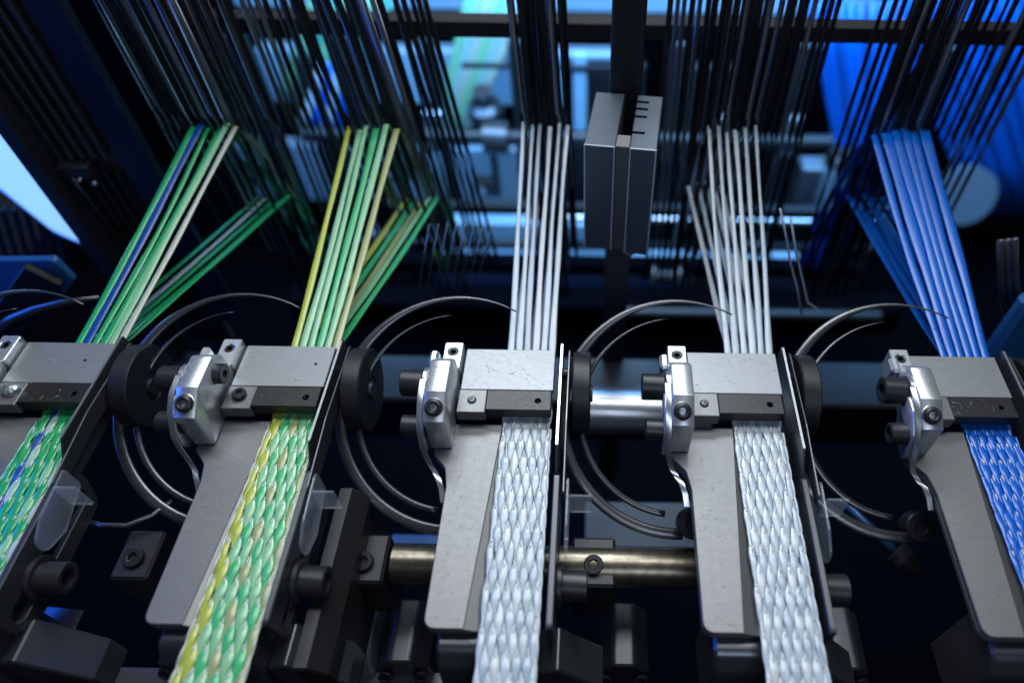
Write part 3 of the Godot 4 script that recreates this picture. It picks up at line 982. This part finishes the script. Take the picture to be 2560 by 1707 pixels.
	for e in [[-106, 18.0, "black shaft clamp with a socket screw between the second and third heads"], [-8.5, 19.0, "black shaft clamp with a socket screw between the third and fourth heads"], [-203, 16.0, "black shaft clamp with a pale socket screw between the first and second heads"]]:
		var c := thing("shaft_clamp", e[2], "clamp", Vector3(e[0], -50, 86), "shaft clamps")
		st = mb(); bx(st, Vector3(0, -30, -11), Vector3(e[1], 6, 11), 1.2); part("clamp_body", st, M.black, c)
		st = mb(); screw(st, Vector3(e[1] / 2, 6, 2), Vector3(0, 1, 0.2), 4.2, 3, 2); part("socket_screw", st, M.gun if e[0] < -150 else M.oxide, c)
	rod("lower_roll", Vector3(-6, -118, -42), Vector3(72, -118, -42), 15, M.bright, "bright steel roll low down between the third and fourth heads", "roll")
	bar("bed_plate", Vector3(-4, -130, 18), Vector3(64, -122, 46), M.cover, "dull blue plate below the bright roll between the third and fourth heads", "plate", "", 1)
	bar("bed_plate", Vector3(-118, -150, 30), Vector3(-78, -144, 54), M.blue_pane, "small blue plate seen low down left of the middle long plate", "plate", "", 1)
	bar("under_beam", Vector3(-330, -200, -110), Vector3(330, -150, -70), M.black, "black under beam below the row of heads", "beam", "", 2)
	bar("front_rail", Vector3(-242, -116, 116), Vector3(-50, -104, 132), M.long, "grey steel rail along the bottom edge, left half", "rail")
	st = mb()
	lathe(st, [[0, 0], [13, 0], [14, 0.8], [14, 6], [13, 6.8], [13, 13], [14.5, 13.6], [14.5, 18], [13.5, 19], [0, 19]], Vector3.ZERO, Vector3.RIGHT, 36)
	single("tension_roller", st, M.plate, "grey flanged roller at the bottom between the second and third ribbons", "roller", "", Vector3(-118, -97, 104))
	st = mb()
	tube(st, [Vector3(-220, -42, 73), Vector3(-212, -38, 76), Vector3(-201, -38, 76), Vector3(-192, -38, 71), Vector3(-186, -38, 64)], 1.1)
	single("bent_wire", st, M.needle, "thin bent steel wire right of the first head's slotted bracket", "wire")
	# right edge
	bar("blue_cover", Vector3(216, -60, -46), Vector3(262, -8, -36), M.blue_pane, "blue cover at the right edge beside the fifth head", "cover", "", 3)
	sheet("grey yarn group at the right edge above the blue cover", Vector3(204, 8, -64), Vector3(214, 10, -64), Vector3(246, -66, -64), Vector3(258, -66, -64), 3, ["grey"])

func harness() -> void:
	var cn := ["green, blue and white", "yellow and green", "middle white", "right white", "blue"]
	var up := [Vector3(-206, 29, -121), Vector3(-121, 31, -121), Vector3(-28, 34, -121), Vector3(71, 33, -121), Vector3(161, 33, -121)]
	var lo := [Vector3(-200, -30, -136), Vector3(-108, -30, -136), Vector3(-31, -26, -136), Vector3(65, -14, -136), Vector3(163, -22, -136)]
	var lean := [0.02, 0.10, 0.03, 0.0, 0.0]
	var sp := [24.0, 25.0, 23.0, 25.0, 26.0]
	for k in HEADS:
		heddle_bank(up[k], 6, sp[k] / 5.0, lean[k], "black heddles lifting the front threads of the %s ribbon" % cn[k])
		heddle_bank(lo[k], 5, sp[k] / 5.0, lean[k], "black heddles holding the low threads of the %s ribbon" % cn[k])
	heddle_bank(Vector3(-236, 20, -140), 7, 4.2, 0.02, "dark heddles between the navy side plate and the green threads")
	heddle_bank(Vector3(-196, 10, -150), 5, 4.5, 0.02, "black heddles close behind the first head's raised threads")
	heddle_bank(Vector3(-172, 0, -156), 6, 4.2, 0.02, "black heddles right of the first head's low threads")
	heddle_bank(Vector3(-92, -20, -160), 7, 4.0, 0.10, "blue glinting heddles right of the yellow and green threads")
	heddle_bank(Vector3(-112, 0, -150), 5, 5.0, 0.10, "black heddles close behind the yellow and green raised threads")
	heddle_bank(Vector3(-26, 0, -150), 5, 5.0, 0.03, "black heddles close behind the middle white threads")
	heddle_bank(Vector3(44, -10, -142), 6, 3.8, 0.0, "black heddles right of the hanging block")
	heddle_bank(Vector3(108, 0, -154), 8, 3.6, 0.0, "dense black heddles right of the fourth head's threads")
	heddle_bank(Vector3(156, -20, -148), 7, 5.0, 0.0, "black heddles behind the blue raised threads")
	heddle_bank(Vector3(214, 0, -156), 8, 5.2, 0.0, "black heddles at the upper right corner")
	heddle_bank(Vector3(-212, 20, -164), 9, 3.6, 0.02, "row of black heddles at the back of the first head's harness")
	heddle_bank(Vector3(-156, -20, -168), 6, 4.4, 0.04, "black heddles between the first and second heads' harness")
	heddle_bank(Vector3(-128, 0, -166), 7, 4.0, 0.10, "row of black heddles at the back of the second head's harness")
	heddle_bank(Vector3(-34, 0, -166), 6, 4.2, 0.03, "row of black heddles at the back of the middle harness")
	heddle_bank(Vector3(74, 0, -164), 8, 3.8, 0.0, "row of black heddles at the back of the fourth head's harness")
	heddle_bank(Vector3(186, -10, -166), 8, 4.6, 0.0, "row of black heddles at the back of the fifth head's harness")
	# a small comb of fine wires and two loose threads
	var c := thing("wire_comb", "comb of fine steel wires behind the middle head, left of the white threads", "comb", Vector3(-92, -15, -70))
	for i in 8:
		var st := mb()
		tube(st, [Vector3(6 + i * 4.6, 23, 0), Vector3(-8 + i * 4.6, -24, 0)], 0.35, 6)
		part("wire", st, M.bright, c)
	var st := mb()
	tube(st, [Vector3(85, 38, -50), Vector3(92, 20, -50), Vector3(97, 5, -50), Vector3(105, -14, -50), Vector3(112, -34, -50)], 0.5, 6)
	single("loose_thread", st, M.yarn_white, "loose white thread hanging straight beside the fourth head", "thread", "loose white threads")
	st = mb()
	tube(st, [Vector3(91, 33, -50), Vector3(99, 10, -50), Vector3(108, -12, -50), Vector3(113, -25, -50), Vector3(121, -31, -50)], 0.5, 6)
	single("loose_thread", st, M.yarn_white, "loose white thread with a kink, right of the straight one", "thread", "loose white threads")

func needles() -> void:
	var nm := ["first head at the left edge", "second head with the yellow and green ribbon", "middle head", "fourth head", "fifth head with the blue ribbon"]
	var ux := Vector3.RIGHT
	var vx := Vector3(0, 0.5, -0.866)
	for k in HEADS:
		var t := thing("weft_needle", "dark curved weft needle beside the %s" % nm[k], "needle", Vector3(-217.3 + PITCH * k - 44, -16, 30), "curved weft needles beside the heads")
		var hub := mb()
		lathe(hub, [[0, -7], [6, -7], [6.6, -6.4], [6.6, 2], [6, 2.6], [3, 2.6], [2.6, 1.5, 1], [0, 1.5]], Vector3(6, -24, 40), Vector3(0, 0.866, 0.5))
		part("pivot_hub", hub, M.oxide, t)
		for e in [[51.0, 62.0, 272.0, 2.6, "needle_arm"], [43.0, 96.0, 262.0, 1.5, "inner_rim"]]:
			var st := mb()
			var pts := []
			var w := []
			var h := []
			for i in 41:
				var q := i / 40.0
				var a := deg_to_rad(lerpf(e[1], e[2], q))
				pts.append((ux * cos(a) + vx * sin(a)) * e[0] * lerpf(1.05, 1.0, q))
				h.append(e[3] * (0.15 + 0.85 * smoothstep(0.0, 0.5, q))); w.append(1.0 * (0.3 + 0.7 * smoothstep(0.0, 0.3, q)))
			strand(st, pts, w, h, Vector3(0, 0.866, 0.5), 10)
			part(e[4], st, M.needle, t)

func lint() -> void:
	var st := mb()
	for k in 420:
		var hd := -217.3 + PITCH * rng.randi_range(0, 4)
		var c: Vector3
		match rng.randi_range(0, 4):
			0: c = Vector3(hd + rng.randf_range(-39, -1), 0.1, rng.randf_range(6, 27))
			1: c = Vector3(hd + rng.randf_range(-39, -1), -0.1, rng.randf_range(29, 37))
			2, 3: c = Vector3(hd + rng.randf_range(-41, -28), -8.9, rng.randf_range(56, 124))
			_: c = Vector3(hd + rng.randf_range(-50, -43), 18.1, rng.randf_range(28, 41))
		var a := rng.randf() * TAU
		var l := rng.randf_range(0.15, 0.9) if rng.randf() < 0.93 else rng.randf_range(1.2, 2.4)
		var d := Vector3(cos(a), 0, sin(a)) * l
		var b := Vector3(-sin(a), 0.3, cos(a)) * l * rng.randf_range(-0.4, 0.4)
		b.y = absf(b.y)
		var r := rng.randf_range(0.04, 0.09)
		strand(st, [c - d, c + b * 0.7, c + d], [r, r, r], [r, r, r], Vector3.UP, 3)
	var o := single("lint", st, M.yarn_cream, "fine lint and fibre dust lying on the plates of the heads", "lint")
	o.set_meta("kind", "stuff")
